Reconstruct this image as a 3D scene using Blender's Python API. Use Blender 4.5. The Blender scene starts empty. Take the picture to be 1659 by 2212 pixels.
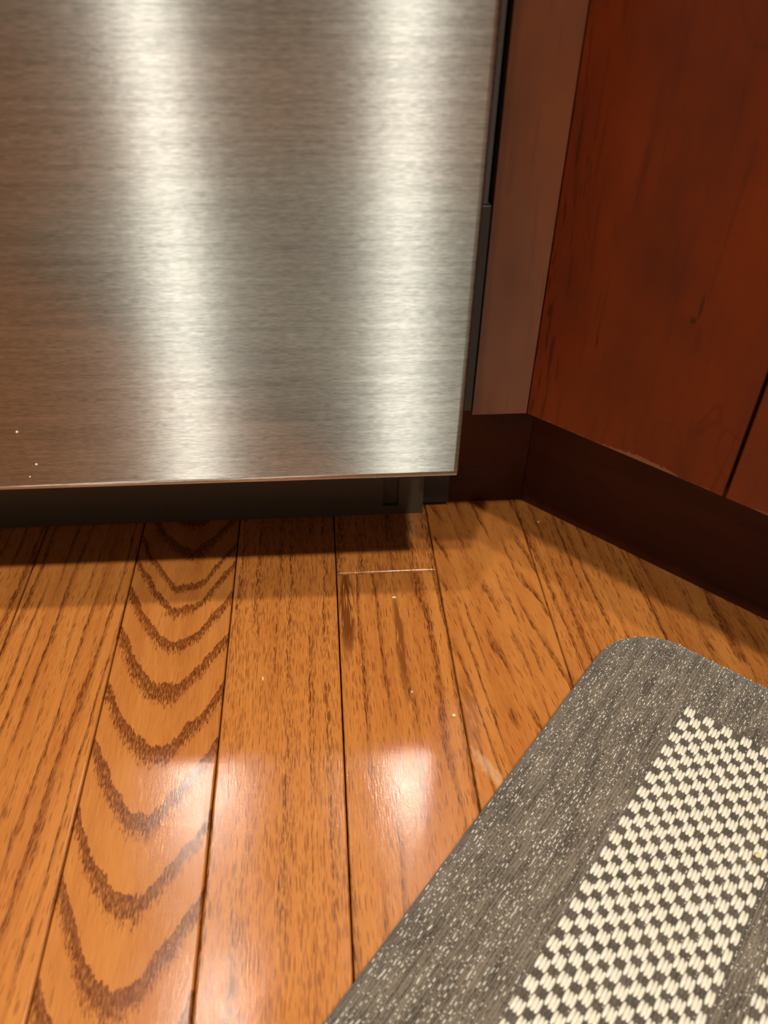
import bpy, bmesh, math, random
from mathutils import Vector, Matrix
random.seed(7)
S = bpy.context.scene
C = S.collection

# ------------------------------------------------------------------ camera
cam = bpy.data.objects.new('camera', bpy.data.cameras.new('camera'))
C.objects.link(cam)
cam.location = (-0.00307, -0.28094, 0.31690)
cam.rotation_euler = (0.8806926, -0.0166258, -0.0751702)
cd = cam.data
cd.sensor_fit = 'VERTICAL'; cd.sensor_height = 36.0
cd.lens = 1735.99 * 36.0 / 2212.0
cd.clip_start = 0.01
cd.dof.use_dof = True
cd.dof.focus_distance = 0.405
cd.dof.aperture_fstop = 9.5
S.camera = cam

# ------------------------------------------------------------------ world, exposure
w = bpy.data.worlds.new('world'); S.world = w; w.use_nodes = True
w.node_tree.nodes['Background'].inputs[0].default_value = (1.0, 0.92, 0.80, 1)
w.node_tree.nodes['Background'].inputs[1].default_value = 0.01
S.view_settings.view_transform = 'Standard'
S.view_settings.look = 'None'
S.view_settings.gamma = 1.0
S.view_settings.use_curve_mapping = False
S.view_settings.exposure = 0.0
S.cycles.max_bounces = 5; S.cycles.diffuse_bounces = 3; S.cycles.glossy_bounces = 3; S.cycles.use_light_tree = False
S.cycles.sample_clamp_indirect = 80.0        # keep the lamps' glints that reach the floor by way of the steel door

# ceiling lamps of the kitchen: (x, y, watts); their light is made in ceiling_light()
CEIL = 2.44
LAMPS = [(0.27, -1.43, 36.0), (-0.52, -1.44, 38.0), (-0.41, -0.68, 18.0), (0.30, -0.69, 18.0)]
LAMP_COLOR = (1.0, 0.93, 0.80)
LAMP_RADIUS = 0.048

# ------------------------------------------------------------------ node helper
class N:
    def __init__(s, name):
        s.m = bpy.data.materials.new(name); s.m.use_nodes = True
        s.t = s.m.node_tree; s.t.nodes.clear()
        s.out = s.t.nodes.new('ShaderNodeOutputMaterial')
        s.b = s.t.nodes.new('ShaderNodeBsdfPrincipled')
        s.t.links.new(s.b.outputs[0], s.out.inputs[0])
    def node(s, typ, **kw):
        n = s.t.nodes.new(typ)
        for k, v in kw.items(): setattr(n, k, v)
        return n
    def put(s, sock, v):
        if isinstance(v, bpy.types.NodeSocket): s.t.links.new(v, sock)
        elif v is not None: sock.default_value = v
    def m2(s, op, a, b=None, c=None, clamp=False):
        n = s.node('ShaderNodeMath', operation=op, use_clamp=clamp)
        s.put(n.inputs[0], a)
        if b is not None: s.put(n.inputs[1], b)
        if c is not None: s.put(n.inputs[2], c)
        return n.outputs[0]
    def add(s, a, b): return s.m2('ADD', a, b)
    def sub(s, a, b): return s.m2('SUBTRACT', a, b)
    def mul(s, a, b): return s.m2('MULTIPLY', a, b)
    def sstep(s, v, lo, hi, a=0.0, b=1.0):
        n = s.node('ShaderNodeMapRange', interpolation_type='SMOOTHSTEP')
        s.put(n.inputs['Value'], v); n.inputs['From Min'].default_value = lo; n.inputs['From Max'].default_value = hi
        n.inputs['To Min'].default_value = a; n.inputs['To Max'].default_value = b
        return n.outputs[0]
    def lin(s, v, lo, hi, a=0.0, b=1.0):
        n = s.node('ShaderNodeMapRange', interpolation_type='LINEAR', clamp=True)
        s.put(n.inputs['Value'], v); n.inputs['From Min'].default_value = lo; n.inputs['From Max'].default_value = hi
        n.inputs['To Min'].default_value = a; n.inputs['To Max'].default_value = b
        return n.outputs[0]
    def xyz(s, a, b, c):
        n = s.node('ShaderNodeCombineXYZ')
        for i, v in enumerate((a, b, c)): s.put(n.inputs[i], v)
        return n.outputs[0]
    def obj(s):
        tc = s.node('ShaderNodeTexCoord'); sp = s.node('ShaderNodeSeparateXYZ')
        s.t.links.new(tc.outputs['Object'], sp.inputs[0]); return sp.outputs
    def noise(s, vec, scale=1.0, detail=2.0, rough=0.5, w=None, dist=0.0):
        n = s.node('ShaderNodeTexNoise', noise_dimensions='3D')
        if w is not None:
            va = s.node('ShaderNodeVectorMath', operation='ADD'); s.put(va.inputs[0], vec); s.put(va.inputs[1], s.xyz(0.0, 0.0, w)); vec = va.outputs[0]
        s.put(n.inputs['Vector'], vec)
        n.inputs['Scale'].default_value = scale; n.inputs['Detail'].default_value = detail
        n.inputs['Roughness'].default_value = rough; n.inputs['Distortion'].default_value = dist
        return n.outputs[0]
    def dashes(s, a, l, z, size_a, size_l, radius, density, soft=.14):
        n = s.node('ShaderNodeTexVoronoi', voronoi_dimensions='3D', feature='F1')
        s.put(n.inputs['Vector'], s.xyz(s.mul(a, 1 / size_a), s.mul(l, 1 / size_l), z)); n.inputs['Scale'].default_value = 1.0
        sp = s.node('ShaderNodeSeparateColor'); s.t.links.new(n.outputs['Color'], sp.inputs[0])
        d = s.add(n.outputs['Distance'], s.mul(s.sub(sp.outputs[1], .5), -.18))
        return s.mul(s.sstep(d, radius, radius - soft), s.sstep(s.sub(density, sp.outputs[0]), -.02, .12))
    def mix(s, f, a, b):
        n = s.node('ShaderNodeMix', data_type='RGBA')
        s.put(n.inputs[0], f)
        for i, v in ((6, a), (7, b)):
            s.put(n.inputs[i], (tuple(v) + (1,)) if isinstance(v, tuple) and len(v) == 3 else v)
        return n.outputs[2]
    def bump(s, h, strength, dist, normal=None):
        n = s.node('ShaderNodeBump'); s.put(n.inputs['Height'], h)
        n.inputs['Strength'].default_value = strength; n.inputs['Distance'].default_value = dist
        if normal is not None: s.put(n.inputs['Normal'], normal)
        return n.outputs[0]
    def set(s, **kw):
        for k, v in kw.items():
            k = k.replace('_', ' ')
            s.put(s.b.inputs[k], (tuple(v) + (1,)) if isinstance(v, tuple) and len(v) == 3 and 'Color' in k else v)
        return s.m

def plain(name, col, rough=0.5, metal=0.0, **kw):
    n = N(name); o = n.obj()
    v = n.noise(n.xyz(o[0], o[1], o[2]), 60.0, 3.0)
    n.set(Base_Color=n.mix(n.lin(v, .3, .7, 0, .25), col, tuple(c * .75 for c in col)), Roughness=rough, Metallic=metal, **kw)
    return n.m

# ------------------------------------------------------------------ oak planks
OAK_LIGHT = (0.535, 0.202, 0.045); OAK_MID = (0.395, 0.126, 0.025); OAK_DARK = (0.118, 0.025, 0.0045)
def oak(name, slope=0.0, period=0.0075, wav=0.35, width=0.45, band=0.30, pore=.30, tint=1.0, cathedral=None,
        scuff=None, darks=(), pore_w=0.00080, pore_l=0.0085, pore_d=.58):
    """oak board; local x across, y along.  s counts growth rings, dark pores gather in each ring's early wood"""
    n = N(name); o = n.obj(); x, y = o[0], o[1]
    inf = n.node('ShaderNodeObjectInfo'); W = n.mul(inf.outputs['Random'], 40.0)
    low = n.noise(n.xyz(n.mul(x, 22.0), n.mul(y, 5.0), 0.0), 1.0, 2.0, .5, W)
    med = n.noise(n.xyz(n.mul(x, 120.0), n.mul(y, 28.0), 0.0), 1.0, 3.0, .6, W)
    fine = n.noise(n.xyz(n.mul(x, 1100.0), n.mul(y, 140.0), 0.0), 1.0, 2.0, .6, W)
    # pores: short dark dashes along the board
    px = n.add(x, n.mul(y, -slope))
    p1 = n.noise(n.xyz(n.mul(px, 1 / pore_w * .5), n.mul(y, 1 / pore_l * .5), 1.0), 1.0, 1.0, .5, W)
    p2 = n.noise(n.xyz(n.mul(px, 1 / pore_w * .8), n.mul(y, 1 / pore_l * .7), 5.0), 1.0, 1.0, .5, W)
    pt = n.m2('MAXIMUM', p1, n.sub(p2, .03))
    if cathedral:
        xc, a, b, stops = cathedral
        dx = n.sub(n.sub(x, xc), n.mul(n.sub(low, .5), .010))
        r = n.m2('SQRT', n.add(n.mul(dx, dx), b * b))           # hyperbola: round at the apex, straight arms
        yy = n.sub(y, n.mul(n.sub(r, b), a))
        yy = n.add(yy, n.mul(n.sub(med, .5), .014))
        yy = n.add(yy, n.mul(n.sub(fine, .5), .006))
        ramp = n.node('ShaderNodeValToRGB'); e = ramp.color_ramp.elements
        lo, hi, k = stops[0] - .05, stops[-1] + .05, len(stops) + 1.0
        e[0].position = 0.0; e[0].color = (0, 0, 0, 1); e[1].position = 1.0; e[1].color = (1, 1, 1, 1)
        for i, st in enumerate(stops):
            q = e.new((st - lo) / (hi - lo)); g = (i + 1) / k; q.color = (g, g, g, 1)
        n.put(ramp.inputs[0], n.lin(yy, lo, hi))
        sr = n.mul(ramp.outputs[0], k)
        fr = n.m2('FRACT', n.add(sr, 0.001))
        stip = n.noise(n.xyz(n.mul(x, 1900.0), n.mul(y, 300.0), 2.0), 1.0, 2.0, .6, W)
        bnd = n.mul(n.sstep(n.add(fr, n.mul(n.sub(stip, .5), .75)), 1.0 - width, 1.0 - width * .55), n.sstep(fr, 1.0 - width * 1.6, 1.0 - width))
        bnd = n.mul(bnd, n.sstep(stip, .34, .60, .40, 1.0))
    else:
        sx = n.add(n.sub(x, n.mul(y, slope)), n.mul(n.sub(low, .5), wav * .03))
        sx = n.add(sx, n.mul(n.sub(med, .5), period * .45))
        var = n.noise(n.xyz(n.mul(x, 60.0), n.mul(y, 1.5), 3.0), 1.0, 1.0, .5, W)
        sr = n.add(n.mul(sx, 1.0 / period), n.mul(var, 1.6))
        fr = n.m2('FRACT', n.add(sr, 100.0))
        fr = n.add(fr, n.mul(n.sub(fine, .5), .22))
        bnd = n.mul(n.sstep(fr, .02, .10), n.sstep(fr, .10 + width, .12))
        gate = n.noise(n.xyz(n.mul(x, 150.0), n.mul(y, 9.0), 8.0), 1.0, 1.0, .5, W)
        bnd = n.mul(bnd, n.sstep(gate, .36, .56))
    wob = n.mul(n.sub(med, .5), .0012)
    den = n.add(pore, n.mul(bnd, .75))
    v1 = n.dashes(n.add(px, wob), y, W, pore_w, pore_l, .42, den)
    v3 = n.mul(n.dashes(n.add(px, wob), n.add(y, .0031), n.add(W, 7.5), pore_w * .6, pore_l * .5, .46, n.mul(bnd, 1.1)), bnd)
    v2 = n.dashes(n.add(n.add(px, wob), .0007), y, n.add(W, 3.5), pore_w * .75, pore_l * .6, .40, n.sub(den, .12))
    pores = n.m2('MAXIMUM', n.m2('MAXIMUM', v1, n.mul(v2, .8)), v3)
    dark = n.m2('MAXIMUM', n.mul(pores, n.add(pore_d, n.mul(bnd, .45))), n.mul(bnd, band))
    for (cx, cy, rx, ry, amt) in darks:                         # broad darker figure
        q = n.m2('SQRT', n.add(n.m2('POWER', n.mul(n.sub(x, cx), 1 / rx), 2.0), n.m2('POWER', n.mul(n.sub(y, cy), 1 / ry), 2.0)))
        q = n.add(q, n.mul(n.sub(med, .5), .9))
        dark = n.m2('MAXIMUM', dark, n.mul(n.mul(n.sstep(q, 1.0, .4), amt), n.sstep(n.add(pt, .05), .48, .58)))
    tone = n.noise(n.xyz(n.mul(x, 70.0), n.mul(y, 3.0), 2.0), 1.0, 3.0, .6, W)
    fib = n.noise(n.xyz(n.mul(px, 2400.0), n.mul(y, 75.0), 4.0), 1.0, 2.0, .6, W)
    base = n.mix(n.lin(n.add(n.add(n.mul(tone, .55), n.mul(fine, .10)), n.mul(fib, .55)), .46, .74), tuple(c * tint for c in OAK_LIGHT), tuple(c * tint for c in OAK_MID))
    col = n.mix(dark, base, OAK_DARK)
    rough = n.lin(n.noise(n.xyz(n.mul(x, 40.0), n.mul(y, 25.0), 9.0), 1.0, 4.0, .6, W), .3, .7, .15, .24)
    if scuff:
        cx, cy, rx, ry = scuff
        q = n.m2('SQRT', n.add(n.m2('POWER', n.mul(n.sub(n.add(x, n.mul(n.sub(y, cy), .5)), cx), 1 / rx), 2.0), n.m2('POWER', n.mul(n.sub(y, cy), 1 / ry), 2.0)))
        sm = n.mul(n.sstep(n.add(q, n.mul(n.sub(n.noise(n.xyz(n.mul(x, 500.0), n.mul(y, 250.0), 4.0), 1.0, 4.0, .7), .5), 2.2)), 1.0, .3), .38)
        col = n.mix(sm, col, (.62, .42, .24)); rough = n.add(rough, n.mul(sm, .3))
    peel = n.noise(n.xyz(n.mul(x, 1300.0), n.mul(y, 260.0), 7.0), 1.0, 2.0, .5)
    wave = n.noise(n.xyz(n.mul(x, 55.0), n.mul(y, 18.0), 6.0), 1.0, 1.0, .5, W)
    nc = n.bump(n.add(n.mul(peel, .24), n.add(n.mul(wave, .30), n.mul(fine, .09))), .55, .00022)
    n.set(Base_Color=col, Roughness=n.add(rough, .18), Normal=nc, Coat_Weight=1.0, Coat_Roughness=n.sub(rough, .07), Coat_IOR=1.55, Coat_Normal=nc, Specular_IOR_Level=.25)
    return n.m

W_ = 0.05715
M = {}
M['oak_streak'] = oak('oak_streak', slope=.055, period=.0082, band=.50, width=.36, pore=.26)
M['oak_cathedral'] = oak('oak_cathedral', band=.95, width=.36, pore=.12, tint=.97, pore_d=.38,
    cathedral=(0.0015, 2.45, 0.0170, [-1.5, -1.3, -1.1, -.95, -.8, -.69, -.6, -.52, -.45, -.39, -.335, -.285, -.24, -.198, -.160, -.129, -.0915, -.0605, -.0258, .0040, .0268, .0425, .075, .10, .14]))
M['oak_fine'] = oak('oak_fine', slope=.0, period=.010, band=.12, width=.6, pore=.80, tint=1.02, pore_w=.00074, pore_l=.0090, pore_d=.52)
M['oak_mixed'] = oak('oak_mixed', slope=-.02, period=.0125, wav=.8, band=.45, width=.34, pore=.40,
    darks=((-.0235, .020, .0055, .045, .9), (.003, .0, .0035, .055, .75), (-.003, .055, .003, .02, .6)))
M['oak_slant'] = oak('oak_slant', slope=-.19, period=.0088, wav=.6, band=.50, width=.36, pore=.24, scuff=(-.0205, -.082, .004, .016),
    darks=((-.024, -.05, .005, .03, .45),))
M['oak_rift'] = oak('oak_rift', slope=-.06, period=.0065, band=.42, width=.5, pore=.40, tint=.96)
M['oak_dark'] = oak('oak_dark', slope=-.10, period=.0110, wav=.9, band=.48, width=.45, pore=.34, tint=.90)

# ------------------------------------------------------------------ other materials
def cherry(name, col=(.098, .0125, .0012), knot=None, wear=False, along='z', rough=.36, coat=.05, spec=.30):
    n = N(name); o = n.obj()
    a, l = (o[0], o[2]) if along == 'z' else (o[2], o[0])
    st = n.noise(n.xyz(n.mul(a, 260.0), n.mul(l, 14.0), n.mul(o[1], 200.0)), 1.0, 4.0, .65)
    bl = n.noise(n.xyz(n.mul(a, 30.0), n.mul(l, 16.0), n.mul(o[1], 30.0)), 1.0, 3.0, .55)
    fg = n.noise(n.xyz(n.mul(a, 420.0), n.mul(l, 45.0), 3.0), 1.0, 2.0, .6, dist=.6)
    c = n.mix(n.lin(bl, .3, .7), tuple(v * 1.25 for v in col), tuple(v * .72 for v in col))
    c = n.mix(n.mul(n.sstep(st, .52, .72), .42), c, tuple(v * .35 for v in col))
    r = n.lin(bl, .3, .7, rough - .05, rough + .08)
    if knot is not None:
        edge = n.sstep(a, .022, .004)                           # figured grain beside the edge
        c = n.mix(n.mul(n.mul(edge, n.sstep(fg, .54, .68)), .75), c, tuple(v * .28 for v in col))
        for (kx, kz, rx, rz) in knot:
            q = n.m2('SQRT', n.add(n.m2('POWER', n.mul(n.sub(a, kx), 1 / rx), 2.0), n.m2('POWER', n.mul(n.sub(l, kz), 1 / rz), 2.0)))
            q = n.add(q, n.mul(n.sub(fg, .5), .8))
            c = n.mix(n.mul(n.sstep(q, 1.0, .4), .8), c, (.022, .005, .002))
        # curled figure, a thin dark contour
        cl = n.noise(n.xyz(n.mul(a, 26.0), n.mul(l, 13.0), 11.0), 1.0, 2.0, .5)
        ln = n.sstep(n.m2('ABSOLUTE', n.sub(cl, .43)), .010, .0)
        c = n.mix(n.mul(n.mul(ln, n.sstep(a, .03, .07)), .30), c, tuple(v * .35 for v in col))
    if wear:
        wz, wx0, wx1 = wear
        e = n.add(n.sub(l, wz), n.mul(n.sub(n.noise(n.xyz(n.mul(a, 420.0), n.mul(l, 500.0), 1.0), 1.0, 3.0, .7), .5), .004))
        prof = n.mul(n.sstep(a, wx0 - .012, wx0 + .01), n.sstep(a, wx1 + .012, wx1 - .01))
        amt = n.sstep(n.sub(e, n.mul(prof, .0020)), .0006, -.0002)
        c = n.mix(n.mul(amt, .45), c, (.24, .10, .05)); r = n.add(r, n.mul(amt, .2))
    bp = n.bump(n.add(n.mul(st, .5), bl), .25, .0002)
    return n.set(Base_Color=c, Roughness=r, Normal=bp, Coat_Weight=coat, Coat_Roughness=.30, Specular_IOR_Level=spec)
M['cherry'] = cherry('cherry')
M['cherry_face'] = cherry('cherry_face', knot=((.0643, .1795, .0016, .0018), (.0660, .1855, .0007, .0060), (.0277, .1580, .0005, .0035)), wear=(.1104, .048, .072))
M['cherry_door'] = cherry('cherry_door', col=(.110, .0155, .0018), wear=(.1104, .115, .155))
M['cherry_filler'] = cherry('cherry_filler', col=(.100, .024, .007), rough=.33, coat=.3, spec=.5)
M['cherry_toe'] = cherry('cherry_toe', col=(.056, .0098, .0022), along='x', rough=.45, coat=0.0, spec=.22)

def stainless():
    """horizontally brushed steel: a tight glossy lobe across x and a very wide one up and down"""
    n = N('stainless'); o = n.obj()
    g1 = n.noise(n.xyz(n.mul(o[0], 110.0), n.mul(o[1], 110.0), n.mul(o[2], 2300.0)), 1.0, 2.0, .6)
    g2 = n.noise(n.xyz(n.mul(o[0], 300.0), n.mul(o[1], 300.0), n.mul(o[2], 3600.0)), 1.0, 2.0, .6)
    g3 = n.noise(n.xyz(n.mul(o[0], 14.0), n.mul(o[1], 14.0), n.mul(o[2], 500.0)), 1.0, 3.0, .6)
    g = n.add(n.mul(g1, .45), n.mul(g2, .55))
    c = n.mix(n.lin(n.add(n.mul(g, .75), n.mul(g3, .25)), .41, .59), (.272, .286, .280), (.490, .506, .494))
    tg = n.node('ShaderNodeTangent', direction_type='RADIAL', axis='Z')
    nb = n.bump(g, .5, .00009)
    out = None
    for rough, an, wt in ((.165, .22, 1.0), (.37, .842, .49), (.46, .74, .19)):
        gl = n.node('ShaderNodeBsdfAnisotropic', distribution='GGX')
        n.put(gl.inputs['Color'], c); gl.inputs['Roughness'].default_value = rough
        gl.inputs['Anisotropy'].default_value = an; gl.inputs['Rotation'].default_value = STEEL_ROT
        if out is not None: n.put(gl.inputs['Normal'], nb)
        n.put(gl.inputs['Tangent'], tg.outputs[0])
        if out is None: out = gl
        else:
            mx = n.node('ShaderNodeMixShader'); mx.inputs[0].default_value = wt
            n.t.links.new(out.outputs[0], mx.inputs[1]); n.t.links.new(gl.outputs[0], mx.inputs[2]); out = mx
    n.t.links.new(out.outputs[0], n.out.inputs[0]); n.t.nodes.remove(n.b)
    return n.m
STEEL_ROT = 0.0
M['stainless'] = stainless()
M['black_plastic'] = plain('black_plastic', (.066, .050, .034), .38)
M['black_tub'] = plain('black_tub', (.022, .019, .016), .5)
M['grey_gasket'] = plain('grey_gasket', (.060, .058, .052), .5)
M['steel_plain'] = plain('steel_plain', (.5, .48, .45), .28, 1.0)
M['wall'] = plain('wall_paint', (.36, .345, .32), .8)
M['ceiling'] = plain('ceiling_paint', (.75, .72, .66), .9)
M['granite'] = plain('granite', (.05, .045, .04), .2)
M['white_metal'] = plain('white_metal', (.8, .78, .74), .5)
M['tan_crumb'] = plain('tan_crumb', (.75, .55, .28), .5)
M['white_crumb'] = plain('white_crumb', (.85, .80, .70), .6)
M['grey_flake'] = plain('grey_flake', (.42, .34, .24), .6)
M['subfloor'] = plain('subfloor', (.02, .010, .005), .8)
def lampmat():
    n = N('lamp_diffuser'); n.obj()
    return n.set(Base_Color=(.9, .85, .75), Emission_Color=LAMP_COLOR, Emission_Strength=2.0)
M['diffuser'] = lampmat()

def mat_fabric():
    n = N('mat_fabric'); o = n.obj(); u, v = o[0], o[1]
    rows = n.m2('SINE', n.add(n.mul(u, 2 * math.pi / .00145), n.mul(n.noise(n.xyz(n.mul(u, 300.0), n.mul(v, 120.0), 0), 1.0, 2.0), 4.0)))
    wv = n.m2('SINE', n.add(n.mul(v, 2 * math.pi / .0011), n.mul(u, 2166.0)))
    fz = n.noise(n.xyz(n.mul(u, 1800.0), n.mul(v, 700.0), n.mul(o[2], 900.0)), 1.0, 3.0, .7)
    bl = n.noise(n.xyz(n.mul(u, 320.0), n.mul(v, 45.0), 2.0), 1.0, 3.0, .6)
    big = n.noise(n.xyz(n.mul(u, 90.0), n.mul(v, 30.0), 5.0), 1.0, 3.0, .6)
    h = n.add(n.add(n.mul(rows, .22), n.mul(wv, .12)), n.mul(fz, 1.1))
    t = n.add(n.add(n.add(n.mul(bl, .40), n.mul(fz, .55)), n.mul(big, .25)), n.mul(n.add(rows, wv), .05))
    c = n.mix(n.lin(t, .48, .74), (.040, .029, .019), (.250, .200, .148))
    def frame(a0, a1, b0, b1, wd):
        def inside(p0, p1, q0, q1):
            return n.mul(n.mul(n.m2('GREATER_THAN', u, p0), n.m2('LESS_THAN', u, p1)), n.mul(n.m2('LESS_THAN', v, -q0), n.m2('GREATER_THAN', v, -q1)))
        return n.sub(inside(a0, a1, b0, b1), inside(a0 + wd, a1 - wd, b0 + wd, b1 - wd))
    band = n.m2('MAXIMUM', frame(.0490, .389, -.0140, .660, .0565), frame(.1150, .322, .058, .590, .0565))
    c = n.mix(n.mul(band, .55), c, (.052, .042, .031))           # the checked band is woven with darker yarn
    return n.set(Base_Color=c, Roughness=.85, Normal=n.bump(h, .9, .0006), Sheen_Weight=.2, Sheen_Roughness=.5)
M['mat_fabric'] = mat_fabric()
def yarn(name, a, b, rough):
    n = N(name); o = n.obj()
    f = n.noise(n.xyz(n.mul(o[0], 1500.0), n.mul(o[1], 260.0), n.mul(o[2], 1500.0)), 1.0, 2.0, .6)
    return n.set(Base_Color=n.mix(n.lin(f, .35, .65), a, b), Roughness=rough, Normal=n.bump(f, .5, .0002))
M['white_yarn'] = yarn('white_yarn', (.60, .55, .44), (.82, .78, .66), .7)
M['silver_thread'] = yarn('silver_thread', (.75, .70, .60), (.95, .90, .80), .30)

# ------------------------------------------------------------------ mesh helpers
def link(name, me, mat, parent=None, smooth=False):
    o = bpy.data.objects.new(name, me); C.objects.link(o)
    if mat is not None and not me.materials: me.materials.append(mat)
    if parent is not None: o.parent = parent
    if smooth:
        for f in me.polygons: f.use_smooth = True
    return o
def bm_obj(name, bm, mat, parent=None, smooth=False):
    me = bpy.data.meshes.new(name)
    bmesh.ops.recalc_face_normals(bm, faces=bm.faces[:])
    bm.to_mesh(me); bm.free()
    return link(name, me, mat, parent, smooth)
def add_box(bm, lo, hi):
    vs = [bm.verts.new((x, y, z)) for x in (lo[0], hi[0]) for y in (lo[1], hi[1]) for z in (lo[2], hi[2])]
    fs = [bm.faces.new([vs[i] for i in q]) for q in ((0, 1, 3, 2), (4, 6, 7, 5), (0, 4, 5, 1), (2, 3, 7, 6), (0, 2, 6, 4), (1, 5, 7, 3))]
    return vs, fs
def soften(o):
    """smooth only the rolled edges; the large faces stay exactly flat"""
    big = max(f.area for f in o.data.polygons) * .02
    for f in o.data.polygons: f.use_smooth = f.area < big
def box(name, lo, hi, mat, parent=None, bevel=0.0, seg=2):
    bm = bmesh.new(); add_box(bm, lo, hi)
    if bevel: bmesh.ops.bevel(bm, geom=bm.edges[:], offset=bevel, segments=seg, affect='EDGES', profile=.5)
    o = bm_obj(name, bm, mat, parent)
    if bevel: soften(o)
    return o
def prism(name, pts, z0, z1, mat, parent=None):
    bm = bmesh.new()
    a = [bm.verts.new((x, y, z0)) for x, y in pts]; b = [bm.verts.new((x, y, z1)) for x, y in pts]
    bm.faces.new(a[::-1]); bm.faces.new(b)
    for i in range(len(pts)):
        j = (i + 1) % len(pts); bm.faces.new((a[i], a[j], b[j], b[i]))
    return bm_obj(name, bm, mat, parent)
def empty(name, loc=(0, 0, 0), rz=0.0):
    o = bpy.data.objects.new(name, None); C.objects.link(o); o.empty_display_size = .05
    o.location = loc; o.rotation_euler = (0, 0, rz); return o
def tag(o, label=None, cat=None, group=None, kind=None):
    for k, v in (('label', label), ('category', cat), ('group', group), ('kind', kind)):
        if v: o[k] = v
    return o

ZB, XD = 0.10367, 0.05480           # dishwasher door: bottom edge, right edge (front face is y = 0)
YF, XF, XC, ZF = 0.03820, 0.06623, 0.09270, 0.11030   # filler strip: front, left edge, corner, bottom
ANG = 0.77811                       # corner cabinet's diagonal face
YT, YTF = 0.09872, 0.10903          # kick panel, toe board
DX, DY = math.cos(ANG), -math.sin(ANG)
TOP = 0.87

# ------------------------------------------------------------------ room shell
X0, X1, Y0, Y1 = -2.3, 1.9, -3.3, 0.72
floor = box('floor', (X0, Y0, -.03), (X1, Y1, -.0190), M['subfloor']); tag(floor, 'orange stained oak strip floor', 'floor', kind='structure')
ceil = box('ceiling', (X0, Y0, CEIL), (X1, Y1, CEIL + .05), M['ceiling']); tag(ceil, 'white flat kitchen ceiling', 'ceiling', kind='structure')
for nm, lo, hi in (('wall_back', (X0, Y1, -.03), (X1, Y1 + .08, CEIL)), ('wall_front', (X0, Y0 - .08, -.03), (X1, Y0, CEIL)),
                   ('wall_left', (X0 - .08, Y0, -.03), (X0, Y1, CEIL)), ('wall_right', (X1, Y0, -.03), (X1 + .08, Y1, CEIL))):
    tag(box(nm, lo, hi, M['wall']), 'painted kitchen ' + nm.replace('_', ' '), 'wall', kind='structure')

# ------------------------------------------------------------------ oak planks, children of the floor
GAP = 0.00030
def plank(xl, y0, y1, mat, crown=.00012, lift=0.0, tilt=0.0, endround=.0006):
    w = W_ - 2 * GAP; h = .0185; b = .0007
    prof = []
    xs = [-w / 2, -w / 2 + b * .35, -w / 2 + b * .7, -w / 2 + b, -w / 2 + b * 1.4] + [-w / 2 + w * k / 8 for k in range(1, 8)] + [w / 2 - b * 1.4, w / 2 - b, w / 2 - b * .7, w / 2 - b * .35, w / 2]
    for x in xs:
        e = max(0.0, b - (w / 2 - abs(x))); z = -(1 - math.cos(min(1, e / b) * math.pi / 2)) * b * .9
        z -= crown * (2 * x / w) ** 2 - tilt * x
        prof.append((x, z + lift))
    ym = 0.0
    ys = [(y0, -endround), (y0 + endround * .4, -endround * .3), (y0 + endround, 0.0), (y0 + endround * 2, 0.0), (y1 - endround * 2, 0.0), (y1 - endround, 0.0), (y1 - endround * .4, -endround * .3), (y1, -endround)]
    verts = []; faces = []
    n = len(prof)
    for (yy, dz) in ys:
        verts += [(x, yy, z + dz) for x, z in prof]
    for r in range(len(ys) - 1):
        for i in range(n - 1):
            a = r * n + i; faces.append((a, a + 1, a + n + 1, a + n))
    k = len(verts)
    verts += [(-w / 2, y0, -h), (w / 2, y0, -h), (-w / 2, y1, -h), (w / 2, y1, -h)]
    last = (len(ys) - 1) * n
    faces.append(tuple([k, k + 1] + [n - 1 - i for i in range(n)]))
    faces.append(tuple([k + 3, k + 2] + [last + i for i in range(n)]))
    faces.append(tuple([k + 2, k] + [r * n for r in range(len(ys))]))
    faces.append(tuple([k + 1, k + 3] + [r * n + n - 1 for r in range(len(ys))][::-1]))
    faces.append((k, k + 2, k + 3, k + 1))
    me = bpy.data.meshes.new('plank'); me.from_pydata(verts, [], faces); me.update()
    o = link('plank', me, mat, floor, smooth=True)
    o.location = (xl + W_ / 2, 0, 0)
    me.set_sharp_from_angle(angle=math.radians(40))
    return o
YB = 0.60
kinds = {-5: 'oak_rift', -4: 'oak_streak', -3: 'oak_streak', -2: 'oak_cathedral', -1: 'oak_fine', 0: 'oak_mixed', 1: 'oak_slant', 2: 'oak_rift', 3: 'oak_dark', 4: 'oak_rift'}
tilts = {-2: .004, -1: -.003, 0: .002, 1: -.002, -3: .003}
rng = random.Random(3)
pool = ['oak_streak', 'oak_fine', 'oak_rift', 'oak_mixed', 'oak_dark']
for k in range(-40, 33):
    m = M[kinds.get(k) or pool[(k * 7 + 3) % 5]]
    t = tilts.get(k, rng.uniform(-.003, .003))
    if k == 0:
        plank(0, .0481, YB, M['oak_fine'], lift=.0005, tilt=.001)
        plank(0, -.72, .0477, m, tilt=t)
        plank(0, -1.9, -.7205, M['oak_rift']); plank(0, Y0 + .01, -1.9005, M['oak_fine'])
        continue
    cut = -.42 - rng.random() * .9 if k not in kinds else -.55 - rng.random() * .5
    plank(k * W_, cut, YB, m, tilt=t)
    c2 = cut - .7 - rng.random() * .5
    plank(k * W_, c2, cut - .0006, M[pool[(k * 3 + 1) % 5]]); plank(k * W_, Y0 + .01, c2 - .0006, M[pool[(k * 5 + 2) % 5]])

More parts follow.
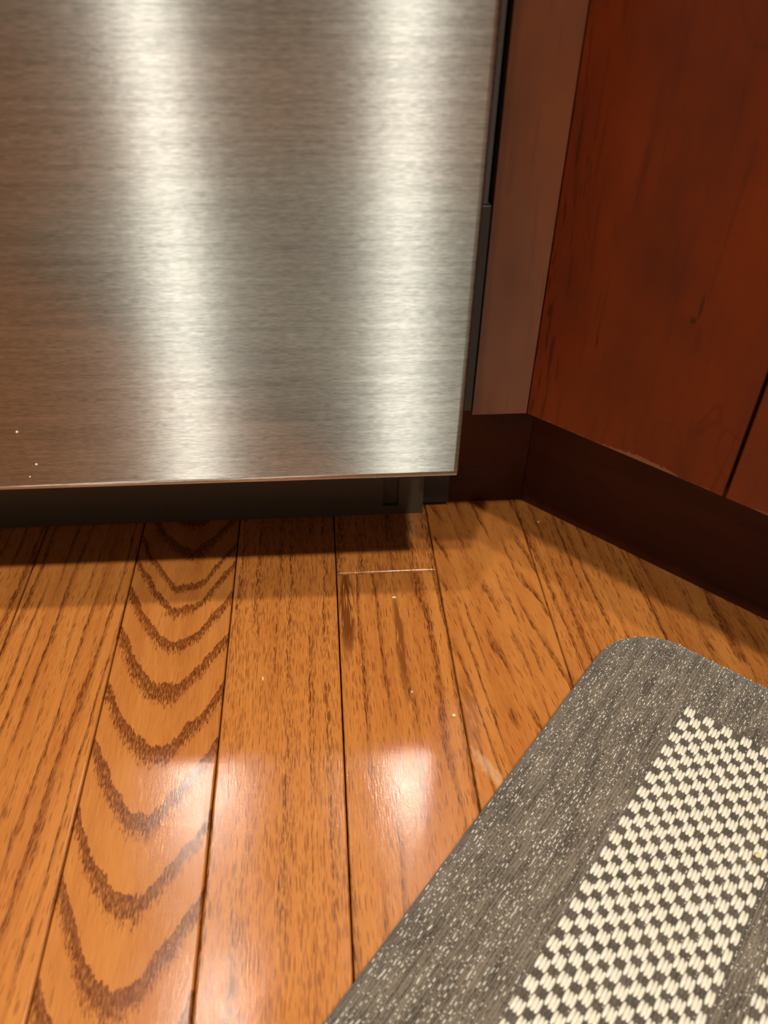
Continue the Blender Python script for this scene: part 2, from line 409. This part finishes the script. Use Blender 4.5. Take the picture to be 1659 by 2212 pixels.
# ------------------------------------------------------------------ dishwasher
dw = empty('dishwasher', (0, 0, 0))
tag(dw, 'brushed stainless steel dishwasher above a black recessed kick panel', 'dishwasher')
XL = XD - .598
def door_mesh():
    # front skin with softly rolled edges, slight hem bead along the bottom and the sides
    bm = bmesh.new(); add_box(bm, (XL, 0, ZB), (XD, .046, .800))
    es = [e for e in bm.edges if all(v.co.y < .001 for v in e.verts)]
    bmesh.ops.bevel(bm, geom=es, offset=.0024, segments=5, affect='EDGES', profile=.5)
    return bm
d = bm_obj('door', door_mesh(), M['stainless'], dw, True)
soften(d)
hem = box('hem', (XL + .002, .0012, ZB - .0009), (XD - .0005, .010, ZB + .0010), M['steel_plain'], d, .0004)
cp = box('control_panel', (XL, .0, .803), (XD, .046, .862), M['black_plastic'], dw, .003, 3)
hb = bmesh.new()
bmesh.ops.create_cone(hb, cap_ends=True, segments=24, radius1=.011, radius2=.011, depth=.50, matrix=Matrix.Translation(((XL + XD) / 2, -.045, .745)) @ Matrix.Rotation(math.pi / 2, 4, 'Y'))
h_ = bm_obj('handle', hb, M['steel_plain'], dw, True); h_.data.set_sharp_from_angle(angle=.8)
for x in (XL + .09, XD - .09):
    box('handle_post', (x - .008, -.040, .738), (x + .008, .002, .752), M['steel_plain'], h_, .002)
box('tub', (XL + .004, .0472, .108), (.0658, .60, .862), M['black_tub'], dw)
box('side_trim', (.0590, .0400, .208), (.0645, .0470, .862), M['grey_gasket'], dw, .0005)
box('side_trim', (.0600, .0390, .112), (.0660, .0470, .208), M['black_tub'], dw, .0005)
kp = bmesh.new()
add_box(kp, (XL + .006, YT, .0004), (.0300, YT + .004, .115))
add_box(kp, (.0395, YT, .0004), (.0545, YT + .004, .115))
add_box(kp, (.0300, YT, .0004), (.0395, YT + .004, .0070))
add_box(kp, (.0300, YT + .0030, .0070), (.0395, YT + .0075, .115))
bm_obj('kick_panel', kp, M['black_plastic'], dw)
box('kick_bracket', (.0545, YT + .0055, .0040), (.0713, YTF + .010, .115), M['black_tub'], dw, .0006)
for x in (XL + .05, 0.03):
    fb = bmesh.new(); bmesh.ops.create_cone(fb, cap_ends=True, segments=16, radius1=.016, radius2=.012, depth=.106, matrix=Matrix.Translation((x, .50, .0535)))
    bm_obj('leveling_foot', fb, M['black_plastic'], dw, True)

# ------------------------------------------------------------------ filler strip
fl = empty('filler_panel', (XF, YF, 0))
tag(fl, 'narrow reddish brown wooden filler strip between dishwasher and corner cabinet', 'panel')
box('strip', (0, 0, ZF), (XC - XF - .0001, .019, TOP), M['cherry_filler'], fl, .0003)
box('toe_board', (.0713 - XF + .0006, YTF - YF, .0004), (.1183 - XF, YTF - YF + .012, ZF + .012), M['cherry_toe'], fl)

# ------------------------------------------------------------------ corner cabinet with a diagonal face
cc = empty('corner_cabinet', (XC, YF, 0), -ANG)
tag(cc, 'reddish brown cherry corner cabinet with a diagonal face and dark recessed toe board', 'cabinet')
GD = 0.0966; FACE = 0.56
box('face_stile', (0.0, 0, ZF), (GD - .0006, .019, TOP), M['cherry_face'], cc, .0004)
box('face_stile', (FACE - GD + .0007, 0, ZF), (FACE, .019, TOP), M['cherry'], cc, .0007)
cdoor = box('cabinet_door', (GD + .0007, -.0004, ZF), (FACE - GD - .0007, .0186, TOP - .02), M['cherry_door'], cc, .0008)
kb = bmesh.new(); bmesh.ops.create_uvsphere(kb, u_segments=16, v_segments=10, radius=.015, matrix=Matrix.Translation((GD + .04, -.026, .78)))
bmesh.ops.create_cone(kb, cap_ends=True, segments=12, radius1=.006, radius2=.006, depth=.02, matrix=Matrix.Translation((GD + .04, -.009, .78)) @ Matrix.Rotation(math.pi / 2, 4, 'X'))
bm_obj('knob', kb, M['steel_plain'], cdoor, True)
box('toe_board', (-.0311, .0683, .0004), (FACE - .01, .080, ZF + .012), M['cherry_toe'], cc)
prism('body', [(.002, .0195), (FACE - .002, .0195), (FACE + .28, .30), (FACE / 2 + .05, .52), (FACE / 2, .52), (-.22, .30)], ZF + .0125, TOP - .002, M['cherry'], cc)

# neighbours outside the photograph's frame
ex, ey = XC + DX * FACE, YF + DY * FACE
cb = empty('base_cabinet', (ex, ey, 0), -math.pi / 2)
tag(cb, 'reddish brown cherry base cabinet beyond the corner cabinet', 'cabinet')
box('body', (.002, .0195, ZF + .0125), (.60, .55, TOP - .002), M['cherry'], cb)
bd = box('cabinet_door', (.004, 0, ZF), (.598, .019, TOP - .02), M['cherry'], cb, .001)
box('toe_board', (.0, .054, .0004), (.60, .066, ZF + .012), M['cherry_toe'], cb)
ct = prism('countertop', [(XL - .05, .015), (XC - .012, .015), (ex - .035, ey + .005), (ex - .035, ey - .62), (ex + .57, ey - .62), (ex + .57, Y1 - .002), (XL - .05, Y1 - .002)], TOP + .0005, TOP + .032, M['granite'])
tag(ct, 'dark stone countertop over the dishwasher', 'countertop')

# ------------------------------------------------------------------ kitchen mat
MO = (0.114885, -0.038402); MA = math.radians(-132.15)
# local frame: x = u (along the top edge), y = -v (towards the cabinet); rotation so that local x -> (.7414,-.6711)
mat = empty('kitchen_mat', (MO[0], MO[1], .0002), math.atan2(-.67111, .74136))
tag(mat, 'grey woven kitchen floor mat with a white checked band and rounded corner', 'mat')
MU0, MU1, MV0, MV1, MR, MT = 0.0, 0.44, -0.0545, 0.70, 0.033, 0.0098      # v is measured away from the cabinet
PROF = [(0, 0), (.0003, .0022), (.0012, .0046), (.0028, .0066), (.0055, .0082), (.010, .0092), (.017, .0097), (.028, .0098)]
def mat_h(dd):
    for (a, za), (b, zb) in zip(PROF, PROF[1:]):
        if dd < b: return za + (zb - za) * (dd - a) / (b - a)
    return MT
def mat_inset(u, v):
    """distance from the rim, inwards"""
    cx = min(max(u, MU0 + MR), MU1 - MR); cy = min(max(v, MV0 + MR), MV1 - MR)
    if (u, v) != (cx, cy) and (u < MU0 + MR or u > MU1 - MR) and (v < MV0 + MR or v > MV1 - MR):
        return MR - math.hypot(u - cx, v - cy)
    return min(u - MU0, MU1 - u, v - MV0, MV1 - v)
def mat_ring(ins, z):
    r = max(MR - ins, .002); o = MR - r if ins <= MR - .002 else ins - 0
    out = []
    cs = [(MU1 - MR, MV1 - MR, 0), (MU0 + MR, MV1 - MR, 90), (MU0 + MR, MV0 + MR, 180), (MU1 - MR, MV0 + MR, 270)]
    for cx, cy, a0 in cs:
        for k in range(13):
            a = math.radians(a0 + 90 * k / 12); out.append((cx + r * math.cos(a), -(cy + r * math.sin(a)), z))
    return out
def mat_body():
    bm = bmesh.new(); prev = None; first = None
    for ins, z in PROF:
        ring = [bm.verts.new(p) for p in mat_ring(ins, z)]
        if prev:
            for i in range(len(ring)):
                j = (i + 1) % len(ring); bm.faces.new((prev[i], prev[j], ring[j], ring[i]))
        else: first = ring
        prev = ring
    bm.faces.new(prev); bm.faces.new(first[::-1])
    return bm
mb = bm_obj('woven_pad', mat_body(), M['mat_fabric'], mat, True)
mb.data.set_sharp_from_angle(angle=math.radians(60))

def ellipsoid(verts, faces, c, r, seg=6, rings=4):
    k = len(verts); cx, cy, cz = c
    for i in range(1, rings):
        th = math.pi * i / rings; sr = math.sin(th) ** .7
        for j in range(seg):
            ph = 2 * math.pi * j / seg
            verts.append((cx + r[0] * sr * math.cos(ph), cy - r[1] * math.cos(th), cz + r[2] * sr * math.sin(ph)))
    a = len(verts); verts.append((cx, cy - r[1], cz)); verts.append((cx, cy + r[1], cz))
    for i in range(rings - 2):
        for j in range(seg):
            p, q = k + i * seg + j, k + i * seg + (j + 1) % seg
            faces.append((p, q, q + seg, p + seg))
    for j in range(seg):
        faces.append((a, k + (j + 1) % seg, k + j)); l = k + (rings - 2) * seg
        faces.append((a + 1, l + j, l + (j + 1) % seg))
def block_mesh(nm, seed, nf=3, seg=8, rings=6):
    r = random.Random(seed); vs = []; fs = []
    for i in range(nf):
        x = (i - 1) * .00150
        ellipsoid(vs, fs, (x + r.uniform(-.00010, .0001), r.uniform(-.00025, .00025), r.uniform(-.0001, .0001)),
                  (.00086, .00290 * r.uniform(.92, 1.06), .00078), seg, rings)
    me = bpy.data.meshes.new(nm); me.from_pydata(vs, [], fs); me.update(); me.materials.append(M['white_yarn'])
    for f in me.polygons: f.use_smooth = True
    return me, vs, fs
blocks = [block_mesh('white_check', s) for s in range(6)]
plain_blocks = [block_mesh('white_check', s + 40, 3, 6, 4) for s in range(4)]
narrow = block_mesh('white_check', 20, 2)
PU, PV = .00435, .00866
spots = []; extra = []
for c in range(0, 13):
    k0 = -1 if c % 2 == 0 else 0
    for k in range(k0, 24):
        u = .0512 + c * PU; v = -.0027 + k * PV - (PV / 2 if c % 2 else 0)
        (spots if v < .175 else extra).append((u, v, c))
def in_frame(u, v, a0, a1, b0, b1, wd):
    return a0 <= u <= a1 and b0 <= v <= b1 and (u < a0 + wd or u > a1 - wd or v < b0 + wd or v > b1 - wd)
for c in range(0, 78):                                           # the band runs on round the mat, a second one inside it
    for k in range(-1, 78):
        u = .0512 + c * PU; v = -.0027 + k * PV - (PV / 2 if c % 2 else 0)
        if c < 13 and v < .200: continue
        if in_frame(u, v, .0490, .389, -.0140, .660, .0552): extra.append((u, v, c))
        elif in_frame(u, v + .0037, .1150, .322, .058, .590, .0552): extra.append((u, v + .0037, c))
rr = random.Random(11)
spots = [s for s in spots]
for (u, v, c) in spots:
    me = narrow[0] if c == 12 else blocks[rr.randrange(6)][0]
    o = bpy.data.objects.new('white_check', me); C.objects.link(o); o.parent = mat
    o.location = (u + rr.uniform(-.0001, .0001), -v + rr.uniform(-.0002, .0002), MT + .00018)
    o.rotation_euler = (0, 0, rr.uniform(-.04, .04))
vs = []; fs = []
for (u, v, c) in extra:
    _, bv, bf = plain_blocks[rr.randrange(4)]; k = len(vs)
    vs += [(x + u, y - v, z + MT + .00018) for x, y, z in bv]; fs += [tuple(i + k for i in f) for f in bf]
me = bpy.data.meshes.new('white_check_field'); me.from_pydata(vs, [], fs); me.update()
tag(link('white_check_field', me, M['white_yarn'], mat, True), kind='stuff')
# silver thread: glinting dashes in rows along v
vs = []; fs = []; n_f = 0
for i in range(1, 190):
    u = .0006 + i * .00145
    line = rr.random()
    dens = .72 if line < .3 else (.40 if line < .75 else .22)
    v = MV0 + .001
    while v < .38:
        v += .00145 * (1 if rr.random() < .75 else 2)
        dd = mat_inset(u, v)
        inband = in_frame(u, v, .0490, .389, -.0140, .660, .0552) or in_frame(u, v, .1150, .322, .058, .590, .0552)
        dn = dens * (1.0 if not inband else .0)
        if inband and i % 3 == 0: dn = .30
        if dd < .0004 or rr.random() > dn: continue
        L = .00036 if rr.random() < .65 else .00095
        g = .00014 + .00009 * rr.random()
        ellipsoid(vs, fs, (u + rr.uniform(-.0002, .0002), -v + rr.uniform(-.0004, .0004), mat_h(dd) + .00004), (g, L, .00013), 5, 3 if v > .20 or u > .16 else 4); n_f += 1
me = bpy.data.meshes.new('silver_thread'); me.from_pydata(vs, [], fs); me.update()
tag(link('silver_thread', me, M['silver_thread'], mat, True), 'silvery glinting stitches woven through the grey pad', kind='stuff')
# dark warp yarns: thin raised ribs along v, so the pad reads as woven
# ------------------------------------------------------------------ crumbs
def crumb(loc, r, mat_, label, sq=(1, 1, .6), seed=0):
    bm = bmesh.new(); bmesh.ops.create_icosphere(bm, subdivisions=2, radius=r)
    q = random.Random(seed)
    for v in bm.verts: v.co = Vector((v.co.x * sq[0], v.co.y * sq[1], v.co.z * sq[2])) * q.uniform(.82, 1.12)
    zmin = min(v.co.z for v in bm.verts)
    o = bm_obj('crumb', bm, mat_, None, True); o.location = (loc[0], loc[1], loc[2] - zmin if sq[2] < 1.01 and loc[1] < .5 and len(loc) == 3 else loc[2])
    return tag(o, label, 'crumb', 'crumbs')
crumb((.0526, -.0520, .0001), .0011, M['tan_crumb'], 'pale tan seed-like crumb on the oak floor left of the mat', seed=1)
crumb((.0343, -.0368, .0001), .0008, M['grey_flake'], 'whitish flat flake on the plank beyond the seed-like crumb', (1, 1.2, .3), seed=2)
crumb((.0310, .0275, .0001), .0008, M['white_crumb'], 'small white bit on the plank just before the crosswise joint', (1.6, .5, .4), seed=3)
crumb((.1248, .0865, .0001), .0006, M['white_crumb'], 'tiny white speck on the floor below the corner cabinet', seed=4)
crumb((-.0383, -.0243, .0001), .0008, M['white_crumb'], 'thin pale sliver on the fine-grained plank left of the dark seam', (.4, 1.6, .4), seed=5)
crumb((0.1618, -0.1337, MT + .0009), .0012, M['tan_crumb'], 'yellowish crumb lying on the white checks of the mat', seed=6)
for i, (x, z, lab) in enumerate(((-.1274, .1328, 'white dried speck on the steel door, topmost of three at lower left'),
                                 (-.1239, .1165, 'white dried speck on the steel door, middle one of three'),
                                 (-.1281, .1102, 'white dried speck on the steel door, lowest one near the bottom edge'))):
    bm = bmesh.new(); bmesh.ops.create_icosphere(bm, subdivisions=1, radius=.0006 if i < 2 else .0004)
    for v in bm.verts: v.co.y *= .4
    o = bm_obj('dried_speck', bm, M['white_crumb'], None, True); o.location = (x, -.0001, z); tag(o, lab, 'speck', 'dried specks on the door')

# ------------------------------------------------------------------ ceiling lamps
def ceiling_light(x, y, watts, label):
    t = empty('ceiling_light', (x, y, CEIL)); tag(t, label, 'ceiling light', 'recessed ceiling lights')
    bm = bmesh.new()
    ro, ri = .085, LAMP_RADIUS + .012
    rings = []
    for r, z in ((ro, -.0005), (ro - .004, -.006), (ri + .004, -.006), (ri, -.001)):
        rings.append([bm.verts.new((r * math.cos(2 * math.pi * k / 32), r * math.sin(2 * math.pi * k / 32), z)) for k in range(32)])
    for a, b in zip(rings, rings[1:]):
        for k in range(32): bm.faces.new((a[k], a[(k + 1) % 32], b[(k + 1) % 32], b[k]))
    bm_obj('trim_ring', bm, M['white_metal'], t, True)
    bm = bmesh.new(); bmesh.ops.create_circle(bm, cap_ends=True, segments=32, radius=ri, matrix=Matrix.Translation((0, 0, -.0015)))
    bm_obj('diffuser', bm, M['diffuser'], t)
    ld = bpy.data.lights.new('lamp', 'AREA'); ld.shape = 'DISK'; ld.size = LAMP_RADIUS * 2; ld.energy = watts; ld.color = LAMP_COLOR
    lo = bpy.data.objects.new('lamp', ld); C.objects.link(lo); lo.parent = t; lo.location = (0, 0, -.004)
for (x, y, wt), lab in zip(LAMPS, ('round recessed ceiling light far from the counter, right', 'round recessed ceiling light far from the counter, left', 'round recessed ceiling light near the countertop, left', 'round recessed ceiling light near the countertop, right')):
    ceiling_light(x, y, wt, lab)
